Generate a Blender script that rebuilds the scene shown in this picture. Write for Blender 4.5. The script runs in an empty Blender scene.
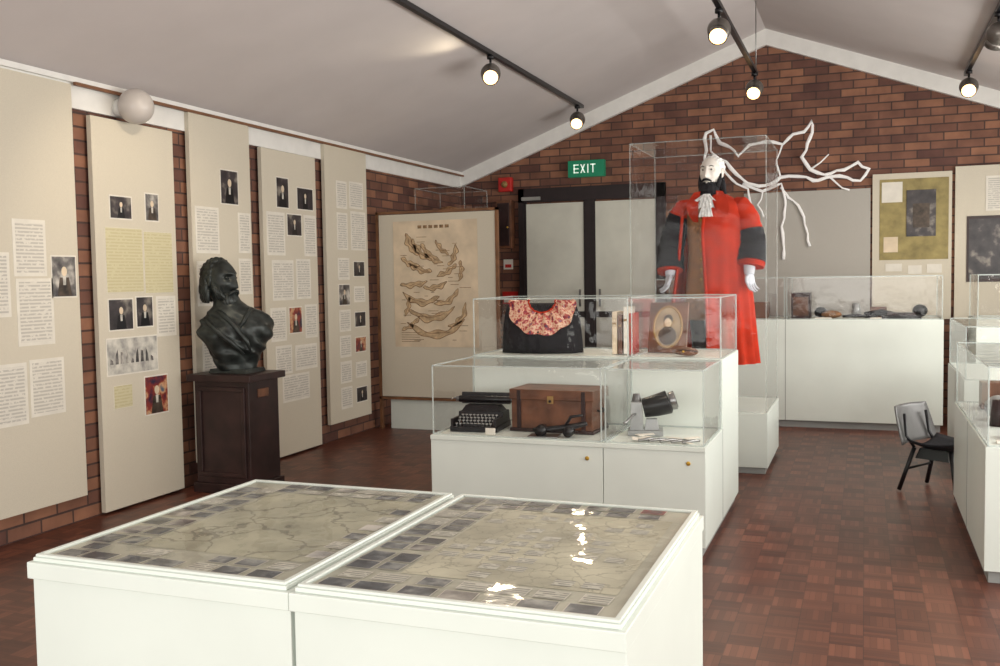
import bpy, math, random
from mathutils import Vector, Matrix, noise
random.seed(7)
SC=bpy.context.scene
try:
    SC.view_settings.view_transform='Standard'
except Exception: pass
H=1.5; XL=-4.65; YB=10.96; HW=2.78; XR=-1.02; ZR=4.14; XRW=2*XR-XL; YF=-1.6
YW=YB-.003
# ------------------------------------------------------------ materials
def newmat(name):
    m=bpy.data.materials.new(name); m.use_nodes=True
    nt=m.node_tree; return m,nt,nt.nodes['Principled BSDF']
def srgb(c):
    f=lambda x:(x/12.92 if x<=.04045 else ((x+.055)/1.055)**2.4)
    return tuple(f(x/255.) for x in c)+(1,)
def N(nt,t,**k):
    n=nt.nodes.new(t)
    for a,b in k.items(): setattr(n,a,b)
    return n
def L(nt,a,b): nt.links.new(a,b)
def mathn(nt,op,a,b=None,c=None):
    n=N(nt,'ShaderNodeMath',operation=op)
    for i,x in enumerate((a,b,c)):
        if x is None: continue
        if isinstance(x,(int,float)): n.inputs[i].default_value=x
        else: L(nt,x,n.inputs[i])
    return n.outputs[0]
def ramp(nt,fac,stops):
    r=N(nt,'ShaderNodeValToRGB'); e=r.color_ramp.elements
    while len(e)<len(stops): e.new(.5)
    for i,(p,c) in enumerate(stops): e[i].position=p; e[i].color=srgb(c)
    L(nt,fac,r.inputs[0]); return r.outputs[0]
def plain(name,c,rough=.6,metal=0,var=.08,scale=8,bump=0,spec=.4,emit=0):
    m,nt,b=newmat(name)
    tc=N(nt,'ShaderNodeTexCoord'); no=N(nt,'ShaderNodeTexNoise'); no.inputs['Scale'].default_value=scale
    no.inputs['Detail'].default_value=4
    L(nt,tc.outputs['Object'],no.inputs['Vector'])
    lo=tuple(max(0,x*(1-var)) for x in c); hi=tuple(min(255,x*(1+var)) for x in c)
    L(nt,ramp(nt,no.outputs['Fac'],[(.3,lo),(.7,hi)]),b.inputs['Base Color'])
    b.inputs['Roughness'].default_value=rough; b.inputs['Metallic'].default_value=metal
    b.inputs['Specular IOR Level'].default_value=spec
    if bump:
        bm=N(nt,'ShaderNodeBump'); bm.inputs['Strength'].default_value=bump; bm.inputs['Distance'].default_value=.01
        L(nt,no.outputs['Fac'],bm.inputs['Height']); L(nt,bm.outputs['Normal'],b.inputs['Normal'])
    if emit:
        b.inputs['Emission Color'].default_value=srgb(c); b.inputs['Emission Strength'].default_value=emit
    return m
def brick(name,axis):
    m,nt,b=newmat(name)
    g=N(nt,'ShaderNodeNewGeometry'); s=N(nt,'ShaderNodeSeparateXYZ'); L(nt,g.outputs['Position'],s.inputs[0])
    c=N(nt,'ShaderNodeCombineXYZ'); L(nt,s.outputs[axis],c.inputs[0]); L(nt,s.outputs['Z'],c.inputs[1])
    br=N(nt,'ShaderNodeTexBrick'); L(nt,c.outputs[0],br.inputs['Vector'])
    br.inputs['Scale'].default_value=1; br.inputs['Brick Width'].default_value=.25; br.inputs['Row Height'].default_value=.086
    br.inputs['Mortar Size'].default_value=.007; br.inputs['Mortar Smooth'].default_value=.2; br.inputs['Bias'].default_value=-.05
    br.inputs['Color1'].default_value=srgb((156,110,86)); br.inputs['Color2'].default_value=srgb((98,64,58)); br.inputs['Mortar'].default_value=srgb((80,60,56))
    no=N(nt,'ShaderNodeTexNoise'); no.inputs['Scale'].default_value=5; no.inputs['Detail'].default_value=6; L(nt,g.outputs['Position'],no.inputs['Vector'])
    mx=N(nt,'ShaderNodeMixRGB',blend_type='MULTIPLY'); mx.inputs[0].default_value=.7
    L(nt,br.outputs['Color'],mx.inputs[1]); L(nt,ramp(nt,no.outputs['Fac'],[(.3,(175,164,162)),(.7,(255,250,240))]),mx.inputs[2])
    L(nt,mx.outputs[0],b.inputs['Base Color']); b.inputs['Roughness'].default_value=.75
    bm=N(nt,'ShaderNodeBump'); bm.inputs['Strength'].default_value=.6; bm.inputs['Distance'].default_value=.01; bm.invert=True
    L(nt,br.outputs['Fac'],bm.inputs['Height']); L(nt,bm.outputs['Normal'],b.inputs['Normal'])
    return m
def parquet():
    m,nt,b=newmat('parquet')
    g=N(nt,'ShaderNodeNewGeometry'); s=N(nt,'ShaderNodeSeparateXYZ'); L(nt,g.outputs['Position'],s.inputs[0])
    B=.13
    px=mathn(nt,'DIVIDE',s.outputs[0],B); py=mathn(nt,'DIVIDE',s.outputs[1],B)
    cx=mathn(nt,'FLOOR',px); cy=mathn(nt,'FLOOR',py)
    fx=mathn(nt,'FRACT',px); fy=mathn(nt,'FRACT',py)
    par=mathn(nt,'PINGPONG',mathn(nt,'ADD',cx,cy),1)
    sel=mathn(nt,'ADD',mathn(nt,'MULTIPLY',fx,par),mathn(nt,'MULTIPLY',fy,mathn(nt,'SUBTRACT',1,par)))
    s5=mathn(nt,'MULTIPLY',sel,5); idx=mathn(nt,'FLOOR',s5); fr=mathn(nt,'FRACT',s5)
    cv=N(nt,'ShaderNodeCombineXYZ'); L(nt,cx,cv.inputs[0]); L(nt,cy,cv.inputs[1]); L(nt,idx,cv.inputs[2])
    wn=N(nt,'ShaderNodeTexWhiteNoise'); L(nt,cv.outputs[0],wn.inputs['Vector'])
    cb=N(nt,'ShaderNodeCombineXYZ'); L(nt,cx,cb.inputs[0]); L(nt,cy,cb.inputs[1])
    wb=N(nt,'ShaderNodeTexWhiteNoise'); L(nt,cb.outputs[0],wb.inputs['Vector'])
    f=mathn(nt,'ADD',mathn(nt,'MULTIPLY',wn.outputs['Value'],.45),mathn(nt,'ADD',mathn(nt,'MULTIPLY',par,.2),mathn(nt,'MULTIPLY',wb.outputs['Value'],.35)))
    col=ramp(nt,f,[(.1,(74,42,35)),(.5,(96,56,44)),(.9,(120,73,57))])
    gap=mathn(nt,'LESS_THAN',fr,.07)
    mn=mathn(nt,'MINIMUM',fx,fy); gp2=mathn(nt,'LESS_THAN',mn,.03); gg=mathn(nt,'MAXIMUM',gap,gp2)
    mx=N(nt,'ShaderNodeMixRGB'); L(nt,mathn(nt,'MULTIPLY',gg,.55),mx.inputs[0]); L(nt,col,mx.inputs[1]); mx.inputs[2].default_value=srgb((48,28,26))
    L(nt,mx.outputs[0],b.inputs['Base Color']); b.inputs['Roughness'].default_value=.38; b.inputs['Specular IOR Level'].default_value=.3
    return m
def textmat(name,paper,ink,pitch=.021,axis='Z'):
    m,nt,b=newmat(name)
    g=N(nt,'ShaderNodeNewGeometry'); s=N(nt,'ShaderNodeSeparateXYZ'); L(nt,g.outputs['Position'],s.inputs[0])
    fr=mathn(nt,'FRACT',mathn(nt,'DIVIDE',s.outputs[axis],pitch)); ln=mathn(nt,'LESS_THAN',fr,.5)
    no=N(nt,'ShaderNodeTexNoise'); no.inputs['Scale'].default_value=45; L(nt,g.outputs['Position'],no.inputs['Vector'])
    w=mathn(nt,'GREATER_THAN',no.outputs['Fac'],.42)
    mx=N(nt,'ShaderNodeMixRGB'); L(nt,mathn(nt,'MULTIPLY',ln,w),mx.inputs[0]); mx.inputs[1].default_value=srgb(paper); mx.inputs[2].default_value=srgb(ink)
    L(nt,mx.outputs[0],b.inputs['Base Color']); b.inputs['Roughness'].default_value=.7
    return m
def photomat(name,stops,scale=14):
    m,nt,b=newmat(name)
    g=N(nt,'ShaderNodeNewGeometry'); no=N(nt,'ShaderNodeTexNoise'); no.inputs['Scale'].default_value=scale; no.inputs['Detail'].default_value=3
    no.inputs['Roughness'].default_value=.5
    L(nt,g.outputs['Position'],no.inputs['Vector'])
    L(nt,ramp(nt,no.outputs['Fac'],stops),b.inputs['Base Color']); b.inputs['Roughness'].default_value=.4
    return m
def glassmat(name,base=.05,tint=(1,1,1,1),rough=.02,k=.75,streak=0):
    m=bpy.data.materials.new(name); m.use_nodes=True; nt=m.node_tree; nt.nodes.clear()
    o=N(nt,'ShaderNodeOutputMaterial'); mx=N(nt,'ShaderNodeMixShader'); tr=N(nt,'ShaderNodeBsdfTransparent'); gl=N(nt,'ShaderNodeBsdfGlossy')
    tr.inputs[0].default_value=tint; gl.inputs['Roughness'].default_value=rough
    lw=N(nt,'ShaderNodeLayerWeight'); lw.inputs['Blend'].default_value=.5
    p=mathn(nt,'POWER',lw.outputs['Facing'],4); f=mathn(nt,'ADD',mathn(nt,'MULTIPLY',p,k),base)
    L(nt,f,mx.inputs[0]); L(nt,tr.outputs[0],mx.inputs[1]); L(nt,gl.outputs[0],mx.inputs[2]); L(nt,mx.outputs[0],o.inputs[0])
    if streak:
        g=N(nt,'ShaderNodeNewGeometry'); no=N(nt,'ShaderNodeTexNoise'); no.inputs['Scale'].default_value=7; L(nt,g.outputs['Position'],no.inputs['Vector'])
        bm=N(nt,'ShaderNodeBump'); bm.inputs['Strength'].default_value=streak; bm.inputs['Distance'].default_value=.02
        L(nt,no.outputs['Fac'],bm.inputs['Height']); L(nt,bm.outputs['Normal'],gl.inputs['Normal'])
    return m
def edgemat(name,fac=.55):
    m=bpy.data.materials.new(name); m.use_nodes=True; nt=m.node_tree; b=nt.nodes['Principled BSDF']; o=[n for n in nt.nodes if n.type=='OUTPUT_MATERIAL'][0]
    b.inputs['Base Color'].default_value=srgb((205,215,212)); b.inputs['Roughness'].default_value=.15
    mx=N(nt,'ShaderNodeMixShader'); tr=N(nt,'ShaderNodeBsdfTransparent'); mx.inputs[0].default_value=fac
    L(nt,tr.outputs[0],mx.inputs[1]); L(nt,b.outputs[0],mx.inputs[2]); L(nt,mx.outputs[0],o.inputs[0]); return m
def mapmat(name,base,line,scale=9,wid=.022,amt=.5):
    m,nt,b=newmat(name)
    g=N(nt,'ShaderNodeNewGeometry'); vo=N(nt,'ShaderNodeTexVoronoi',feature='DISTANCE_TO_EDGE'); vo.inputs['Scale'].default_value=scale
    no=N(nt,'ShaderNodeTexNoise'); no.inputs['Scale'].default_value=6; no.inputs['Detail'].default_value=8
    add=N(nt,'ShaderNodeVectorMath',operation='ADD'); L(nt,g.outputs['Position'],add.inputs[0])
    sc=N(nt,'ShaderNodeVectorMath',operation='SCALE'); sc.inputs['Scale'].default_value=.25; L(nt,no.outputs['Color'],sc.inputs[0]); L(nt,sc.outputs[0],add.inputs[1])
    L(nt,g.outputs['Position'],no.inputs['Vector']); L(nt,add.outputs[0],vo.inputs['Vector'])
    e=mathn(nt,'LESS_THAN',vo.outputs['Distance'],wid)
    mx=N(nt,'ShaderNodeMixRGB'); L(nt,mathn(nt,'MULTIPLY',e,amt),mx.inputs[0])
    L(nt,ramp(nt,no.outputs['Fac'],[(.3,tuple(x*.8 for x in base)),(.65,base)]),mx.inputs[1]); mx.inputs[2].default_value=srgb(line)
    L(nt,mx.outputs[0],b.inputs['Base Color']); b.inputs['Roughness'].default_value=.6
    return m

M={}
M['brickY']=brick('brick_left','Y'); M['brickX']=brick('brick_back','X')
M['parq']=parquet()
M['ceil']=plain('ceiling_paint',(206,199,198),.8,var=.015,scale=2)
M['trim']=plain('trim_white',(232,231,227),.5,var=.02)
M['rail']=plain('rail_timber',(120,82,58),.5)
M['fabric']=plain('panel_fabric',(206,198,181),.9,var=.03,scale=300,bump=.1)
M['fabric2']=plain('panel_fabric_grey',(176,172,165),.9,var=.03,scale=300,bump=.1)
M['white']=plain('white_laminate',(222,229,222),.35,var=.015,scale=3)
M['whited']=plain('white_seam',(150,152,150),.5,var=.02)
M['glass']=glassmat('acrylic',.024,streak=.3,rough=.03)
M['glass2']=glassmat('acrylic_tall',.010,streak=.3,rough=.05,k=.6)
M['sheet']=glassmat('glass_sheet',.016,rough=.045,k=.35,streak=.22)
M['edge']=edgemat('acrylic_edge',.5); M['edge2']=edgemat('acrylic_edge_faint',.22)
M['dkwood']=plain('dark_wood',(48,32,31),.4,var=.25,scale=6)
M['wood']=plain('varnished_wood',(98,64,46),.45,var=.25,scale=9)
M['board']=plain('board_timber',(116,80,54),.5,var=.15)
M['bronze']=plain('bronze_patina',(46,50,49),.38,metal=.35,var=.35,scale=16,bump=.3)
M['black']=plain('black_enamel',(22,22,25),.35,var=.2)
M['blackc']=plain('black_cloth',(24,24,29),.85,var=.3,scale=40,bump=.3)
M['metal']=plain('brushed_metal',(150,150,150),.3,metal=.9,var=.1)
M['chrome']=plain('lamp_chrome',(120,115,110),.3,metal=.7,var=.1)
M['brass']=plain('brass',(190,150,60),.35,metal=.6)
M['gilt']=plain('dull_gilt',(150,120,74),.5,metal=.2)
M['red']=plain('red_wool',(176,50,30),.9,var=.10,scale=12,bump=.1,spec=.15)
M['brownc']=plain('brown_brocade',(140,102,70),.75,var=.25,scale=45,bump=.2)
M['lace']=plain('white_lace',(232,230,226),.8,var=.12,scale=60,bump=.5)
M['wax']=plain('mannequin_white',(226,220,212),.5,var=.03)
M['glove']=plain('white_glove',(196,200,208),.7,var=.05)
M['doorf']=plain('door_frame_dark',(38,29,31),.45,var=.15)
M['doorg']=plain('door_blind',(212,212,200),.6,var=.04,scale=3)
M['green']=plain('exit_green',(22,120,86),.4,emit=.2,var=.03)
M['signw']=plain('exit_letters',(225,240,228),.4,emit=.5)
M['redp']=plain('alarm_red',(190,40,36),.4)
M['globe']=plain('globe_opal',(186,180,176),.3,var=.02)
M['bulb']=plain('bulb_warm',(255,200,130),.3,emit=6,var=.0)
M['grey']=plain('grey_plastic',(96,95,95),.3,var=.05)
M['keyg']=plain('key_caps',(150,150,146),.4,var=.05)
M['ygreen']=plain('ochre_board',(148,134,88),.7,var=.12,scale=10)
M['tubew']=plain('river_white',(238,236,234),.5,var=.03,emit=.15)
M['paper']=plain('paper_white',(222,217,206),.7,var=.03,scale=10)
M['pale']=plain('paper_cream',(214,196,170),.7,var=.07,scale=6)
M['ink']=plain('map_brown_ink',(136,108,80),.8,var=.25,scale=30)
M['ink2']=plain('map_wash',(190,164,130),.8,var=.15,scale=20)
M['text']=textmat('typed_text',(218,213,202),(188,183,174))
M['textx']=textmat('typed_text_flat',(200,198,184),(146,144,134),.012,'Y')
M['yell']=textmat('yellow_text',(204,196,160),(194,184,148))
M['ph1']=photomat('photo_dark',[(.3,(30,27,31)),(.55,(64,58,60)),(.8,(170,162,150))],9)
M['ph2']=photomat('photo_grey',[(.35,(60,57,60)),(.5,(112,108,106)),(.68,(200,195,186))],11)
M['ph3']=photomat('photo_colour',[(.3,(36,36,60)),(.5,(140,54,44)),(.62,(205,160,120)),(.75,(80,100,120))],13)
M['eng']=photomat('engraving',[(.3,(150,147,144)),(.5,(192,189,180)),(.65,(212,208,198))],16)
M['tbase']=photomat('table_base',[(.3,(146,147,132)),(.6,(182,181,163))],5)
M['tph']=photomat('table_photo',[(.34,(40,46,54)),(.52,(78,84,90)),(.72,(160,162,158))],18)
M['tmap1']=mapmat('table_map',(186,184,160),(104,102,90),5,.02,.6)
M['tmap2']=mapmat('table_map_fine',(204,200,176),(140,136,118),16,.03,.55)
M['shawl']=photomat('paisley_silk',[(.3,(70,40,70)),(.42,(180,60,54)),(.52,(224,196,168)),(.62,(190,86,64)),(.75,(80,104,140))],34)
M['oval']=plain('oval_portrait',(66,56,48),.5,var=.4,scale=20)
M['ovalbg']=plain('oval_mount',(150,132,106),.6,var=.15,scale=12)
M['silver']=plain('pewter',(150,152,152),.4,metal=.3)

# ------------------------------------------------------------ mesh builder
class Ob:
    def __init__(s,name): s.name=name; s.v=[]; s.f=[]; s.m=[]; s.s=[]; s.mats=[]; s.T=Matrix.Identity(4)
    def add(s,vs,fs,mat,smooth=False):
        b=len(s.v); s.v+= [s.T@Vector(p) for p in vs]
        mm=M[mat]
        if mm not in s.mats: s.mats.append(mm)
        i=s.mats.index(mm)
        for f in fs: s.f.append([b+k for k in f]); s.m.append(i); s.s.append(smooth)
        return s
    def box(s,x0,x1,y0,y1,z0,z1,mat,tx=0,ty=0):
        vs=[(x0,y0,z0),(x1,y0,z0),(x1,y1,z0),(x0,y1,z0),(x0+tx,y0+ty,z1),(x1-tx,y0+ty,z1),(x1-tx,y1-ty,z1),(x0+tx,y1-ty,z1)]
        return s.add(vs,[(0,3,2,1),(4,5,6,7),(0,1,5,4),(1,2,6,5),(2,3,7,6),(3,0,4,7)],mat)
    def quad(s,pts,mat): return s.add(pts,[tuple(range(len(pts)))],mat)
    def loft(s,rings,mat,closed=True,caps=True,smooth=True):
        n=len(rings[0]); vs=[p for r in rings for p in r]; fs=[]
        for i in range(len(rings)-1):
            for j in range(n if closed else n-1):
                k=(j+1)%n; fs.append((i*n+j,i*n+k,(i+1)*n+k,(i+1)*n+j))
        if caps and closed: fs.append(tuple(range(n-1,-1,-1))); fs.append(tuple((len(rings)-1)*n+j for j in range(n)))
        return s.add(vs,fs,mat,smooth)
    def tube(s,pts,rad,mat,n=12,smooth=True,flat=1.0):
        pts=[Vector(p) for p in pts]
        if isinstance(rad,(int,float)): rad=[rad]*len(pts)
        rings=[]; pu=None
        for i,p in enumerate(pts):
            d=(pts[min(i+1,len(pts)-1)]-pts[max(i-1,0)]).normalized()
            if pu is None:
                up=Vector((0,0,1)) if abs(d.z)<.9 else Vector((1,0,0))
            else: up=pu
            a=(up-d*up.dot(d)).normalized(); b=d.cross(a); pu=a
            rings.append([p+a*math.cos(t)*rad[i]+b*math.sin(t)*rad[i]*flat for t in [2*math.pi*k/n for k in range(n)]])
        return s.loft(rings,mat,smooth=smooth)
    def cyl(s,p0,p1,r,mat,r1=None,n=20): 
        r1=r if r1 is None else r1
        return s.tube([p0,p1],[r,r1],mat,n,smooth=True)
    def blob(s,c,rad,mat,amp=0,fr=8,nu=24,nv=16,fn=None):
        vs=[];fs=[]
        for i in range(nv+1):
            ph=math.pi*i/nv
            for j in range(nu):
                th=2*math.pi*j/nu
                n=Vector((math.sin(ph)*math.cos(th),math.sin(ph)*math.sin(th),math.cos(ph)))
                k=1+amp*noise.noise((Vector(c)+Vector((n.x*rad[0],n.y*rad[1],n.z*rad[2])))*fr)
                p=Vector((n.x*rad[0]*k,n.y*rad[1]*k,n.z*rad[2]*k))
                if fn: p=fn(p,n)
                vs.append(Vector(c)+p)
        for i in range(nv):
            for j in range(nu):
                k=(j+1)%nu; fs.append((i*nu+j,(i+1)*nu+j,(i+1)*nu+k,i*nu+k))
        return s.add(vs,fs,mat,True)
    def glassbox(s,x0,x1,y0,y1,z0,z1,e=.004,top=True,mat='glass',em='edge'):
        q=[[(x0,y0,z0),(x1,y0,z0),(x1,y0,z1),(x0,y0,z1)],[(x1,y0,z0),(x1,y1,z0),(x1,y1,z1),(x1,y0,z1)],
           [(x1,y1,z0),(x0,y1,z0),(x0,y1,z1),(x1,y1,z1)],[(x0,y1,z0),(x0,y0,z0),(x0,y0,z1),(x0,y1,z1)]]
        if top: q.append([(x0,y0,z1),(x1,y0,z1),(x1,y1,z1),(x0,y1,z1)])
        for a in q: s.quad(a,mat)
        for X in (x0,x1):
            for Y in (y0,y1): s.box(X-e,X+e,Y-e,Y+e,z0,z1,em)
        for Z in ((z0+e,z1) if top else (z0+e,)):
            for Y in (y0,y1): s.box(x0,x1,Y-e,Y+e,Z-e,Z+e,em)
            for X in (x0,x1): s.box(X-e,X+e,y0,y1,Z-e,Z+e,em)
        return s
    def build(s,bevel=0):
        xs=[p.x for p in s.v]; ys=[p.y for p in s.v]; zs=[p.z for p in s.v]
        o=Vector(((min(xs)+max(xs))/2,(min(ys)+max(ys))/2,min(zs)))
        me=bpy.data.meshes.new(s.name); me.from_pydata([p-o for p in s.v],[],s.f)
        for m in s.mats: me.materials.append(m)
        me.polygons.foreach_set('material_index',s.m); me.polygons.foreach_set('use_smooth',s.s); me.update()
        ob=bpy.data.objects.new(s.name,me); ob.location=o; SC.collection.objects.link(ob)
        if bevel:
            b=ob.modifiers.new('bevel','BEVEL'); b.width=bevel; b.segments=2; b.limit_method='ANGLE'; b.angle_limit=math.radians(50)
        return ob
def ell(cx,cy,z,rx,ry,n=36,amp=0,nf=9,ph=0,a0=0,a1=2*math.pi):
    out=[]
    full=abs(a1-a0-2*math.pi)<1e-6
    for k in range(n):
        t=a0+(a1-a0)*(k/n if full else k/(n-1))
        w=1+amp*math.sin(nf*t+ph)
        out.append((cx+rx*w*math.sin(t),cy-ry*w*math.cos(t),z))
    return out
def TR(loc,rz=0,sc=1,rx=0,ry=0):
    return Matrix.Translation(loc)@Matrix.Rotation(rz,4,'Z')@Matrix.Rotation(rx,4,'X')@Matrix.Rotation(ry,4,'Y')@Matrix.Scale(sc,4)

# ------------------------------------------------------------ room shell
Ob('floor').box(XL-.3,XRW+.3,YF-.3,YB+.3,-.1,0,'parq').build()
Ob('wall_left').box(XL-.25,XL,YF,YB,0,HW+.05,'brickY').build()
w=Ob('wall_back'); 
pf=[(XL-.25,YB,0),(XRW+.25,YB,0),(XRW+.25,YB,HW),(XR,YB,ZR+.05),(XL-.25,YB,HW)]; pb=[(x,y+.25,z) for x,y,z in pf]
w.add(pf+pb,[(0,1,2,3,4),(9,8,7,6,5),(0,5,6,1),(1,6,7,2),(2,7,8,3),(3,8,9,4),(4,9,5,0)],'brickX'); w.build()
def wallwin(name,boxes,mat='trim'):
    o=Ob(name)
    for b in boxes: o.box(*b,mat)
    o.build()
wallwin('wall_right',[(XRW,XRW+.2,YF,YB,0,.9),(XRW,XRW+.2,YF,YB,2.4,HW+.05),(XRW,XRW+.2,YF,0,.9,2.4),(XRW,XRW+.2,9.6,YB,.9,2.4)])
wallwin('wall_front',[(XL-.2,XRW+.2,YF-.2,YF,0,.5),(XL-.2,XRW+.2,YF-.2,YF,2.5,4.3),(XL-.2,-3.6,YF-.2,YF,.5,2.5),(1.6,XRW+.2,YF-.2,YF,.5,2.5)])
o=Ob('window_1')  # unseen window frames, built to go with the added right-hand fill lamp
for i in range(9):
    y=0+i*1.2; o.box(XRW+.02,XRW+.07,y-.03 if i else y,y+.03,.9,2.4,'trim')
o.box(XRW+.02,XRW+.07,0,9.6,.9,.95,'trim'); o.box(XRW+.02,XRW+.07,0,9.6,2.35,2.4,'trim'); o.build()
o=Ob('window_2')
for i in range(5):
    x=-3.6+i*1.3; o.box(x-.03,x+.03,YF-.12,YF-.07,.5,2.5,'trim')
o.box(-3.6,1.6,YF-.12,YF-.07,.5,.55,'trim'); o.box(-3.6,1.6,YF-.12,YF-.07,2.45,2.5,'trim'); o.build()
o=Ob('ceiling')
def slab(a,b):
    (xa,za),(xb,zb)=a,b
    v=[(xa,YF-.2,za),(xb,YF-.2,zb),(xb,YB+.2,zb),(xa,YB+.2,za)]; v2=[(x,y,z+.1) for x,y,z in v]
    o.add(v+v2,[(0,3,2,1),(4,5,6,7),(0,1,5,4),(1,2,6,5),(2,3,7,6),(3,0,4,7)],'ceil')
slab((XL-.25,HW-.25*.375),(XR,ZR)); slab((XR,ZR),(XRW+.25,HW-.25*.375)); o.build()
def gtrim(name,xa,za,xb,zb,h=.17):
    o=Ob(name); y0,y1=YB-.06,YW
    v=[(xa,y0,za-h),(xb,y0,zb-h),(xb,y0,zb),(xa,y0,za)]; v2=[(x,y1,z) for x,y,z in v]
    o.add(v+v2,[(0,1,2,3),(7,6,5,4),(0,4,5,1),(1,5,6,2),(2,6,7,3),(3,7,4,0)],'trim'); o.build()
gtrim('trim_1',XL,HW,XR,ZR); gtrim('trim_2',XR,ZR,XRW,HW)
Ob('trim_3').box(XL,XL+.025,YF,YB-.06,2.6,2.755,'trim').build()
o=Ob('trim_4'); o.box(XL,XL+.05,YF,YB-.06,2.755,2.79,'trim'); o.build()
Ob('picture_rail').box(XL+.05,XL+.07,4.72,YB-.06,2.735,2.755,'rail').build()

# ------------------------------------------------------------ left wall panels with posted documents
KM={'t':'text','d':'ph1','g':'ph2','y':'yell','c':'ph3','e':'eng'}
def panel(y0,y1,z0,z1,docs,absol=False):
    o=Ob('display_panel'); o.box(XL+.026,XL+.06,y0,y1,z0,z1,'fabric')
    x=XL+.06
    for a,b,c,d,k in docs:
        if absol: ya,yb,zt,zb=a,b,c,d
        else: ya,yb=y0+a*(y1-y0),y0+b*(y1-y0); zt,zb=z1-c*(z1-z0),z1-d*(z1-z0)
        o.box(x,x+.003,ya,yb,zb,zt,'paper')
        g=.02 if k=='t' else .009
        if k=='y': g=.002
        o.box(x+.003,x+.004,ya+g,yb-g,zb+g,zt-g,KM[k])
        cy=(ya+yb)/2; cz=(zt+zb)/2; hh=(zt-zb)
        if k in 'dgc':
            o.quad([(x+.0046,cy-hh*.22,zb+g+.002),(x+.0046,cy+hh*.22,zb+g+.002),(x+.0046,cy+hh*.14,cz-.02*hh),(x+.0046,cy-hh*.14,cz-.02*hh)],'oval' if k!='d' else 'black')
            o.quad([(x+.0052,cy-hh*.04,cz-hh*.2),(x+.0052,cy+hh*.04,cz-hh*.2),(x+.0052,cy+hh*.05,cz),(x+.0052,cy-hh*.05,cz)],'eng')
            o.quad([(x+.0052,cy+hh*.085*math.cos(t),cz+hh*.12+hh*.115*math.sin(t)) for t in [2*math.pi*q/14 for q in range(14)]],'pale')
        if k=='e':
            for q in range(9):
                yy=ya+g+.02+q*(yb-ya-.06)/9; o.quad([(x+.0046,yy,cz-hh*.2),(x+.0046,yy+.03,cz-hh*.2),(x+.0046,yy+.025,cz+hh*.1*((q*7)%4-1)),(x+.0046,yy+.004,cz+hh*.08*((q*5)%4-.5))],'ph2')
    return o.build()
panel(3.2,4.69,.17,2.735,[(4.20,4.44,1.886,1.553,'t'),(4.47,4.67,1.68,1.42,'g'),(3.93,4.17,1.69,1.32,'t'),(4.21,4.48,1.54,1.145,'t'),(3.98,4.26,1.05,.69,'t'),(4.28,4.54,1.06,.72,'t'),(3.6,3.85,1.9,1.5,'t')],True)
panel(4.84,5.61,.02,2.57,[(.17,.44,.192,.254,'d'),(.60,.78,.177,.254,'g'),(.11,.55,.275,.442,'y'),(.57,.94,.281,.446,'y'),(.11,.41,.457,.541,'d'),(.44,.66,.453,.537,'d'),(.70,.96,.455,.565,'t'),(.07,.70,.558,.656,'e'),(.14,.36,.682,.741,'y'),(.51,.82,.668,.775,'c')])
panel(5.79,6.52,.17,2.735,[(.47,.78,.145,.25,'d'),(.05,.43,.262,.397,'t'),(.76,.98,.27,.393,'t'),(.75,.98,.41,.52,'t'),(.05,.4,.42,.55,'t'),(.1,.45,.6,.75,'t')])
panel(6.68,7.5,.02,2.59,[(.24,.47,.084,.186,'d'),(.62,.94,.108,.185,'d'),(.42,.70,.2,.275,'d'),(.06,.38,.2,.34,'t'),(.74,.98,.2,.34,'t'),(.13,.52,.355,.487,'t'),(.57,.85,.35,.485,'t'),(.41,.66,.51,.6,'c'),(.08,.36,.51,.62,'t'),(.72,.96,.505,.62,'t'),(.15,.45,.635,.73,'t'),(.51,.94,.64,.725,'t'),(.26,.77,.735,.825,'t')])
d5=[(.25,.5,.12,.22,'t'),(.56,.9,.115,.215,'t'),(.25,.5,.235,.37,'t'),(.58,.95,.225,.37,'t')]
for i,(k1,k2) in enumerate([('t','d'),('g','t'),('t','d'),('t','c'),('t','t'),('t','d')]):
    v=.4+i*.095; d5+=[(.25,.52,v,v+.08,k1),(.62,.9,v+.01,v+.07,k2)]
panel(7.66,8.44,.17,2.735,d5)
o=Ob('globe_wall_light'); o.blob((XL+.17,5.13,2.66),(.115,.115,.115),'globe'); o.cyl((XL+.026,5.13,2.66),(XL+.07,5.13,2.66),.06,'trim'); o.build()

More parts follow.
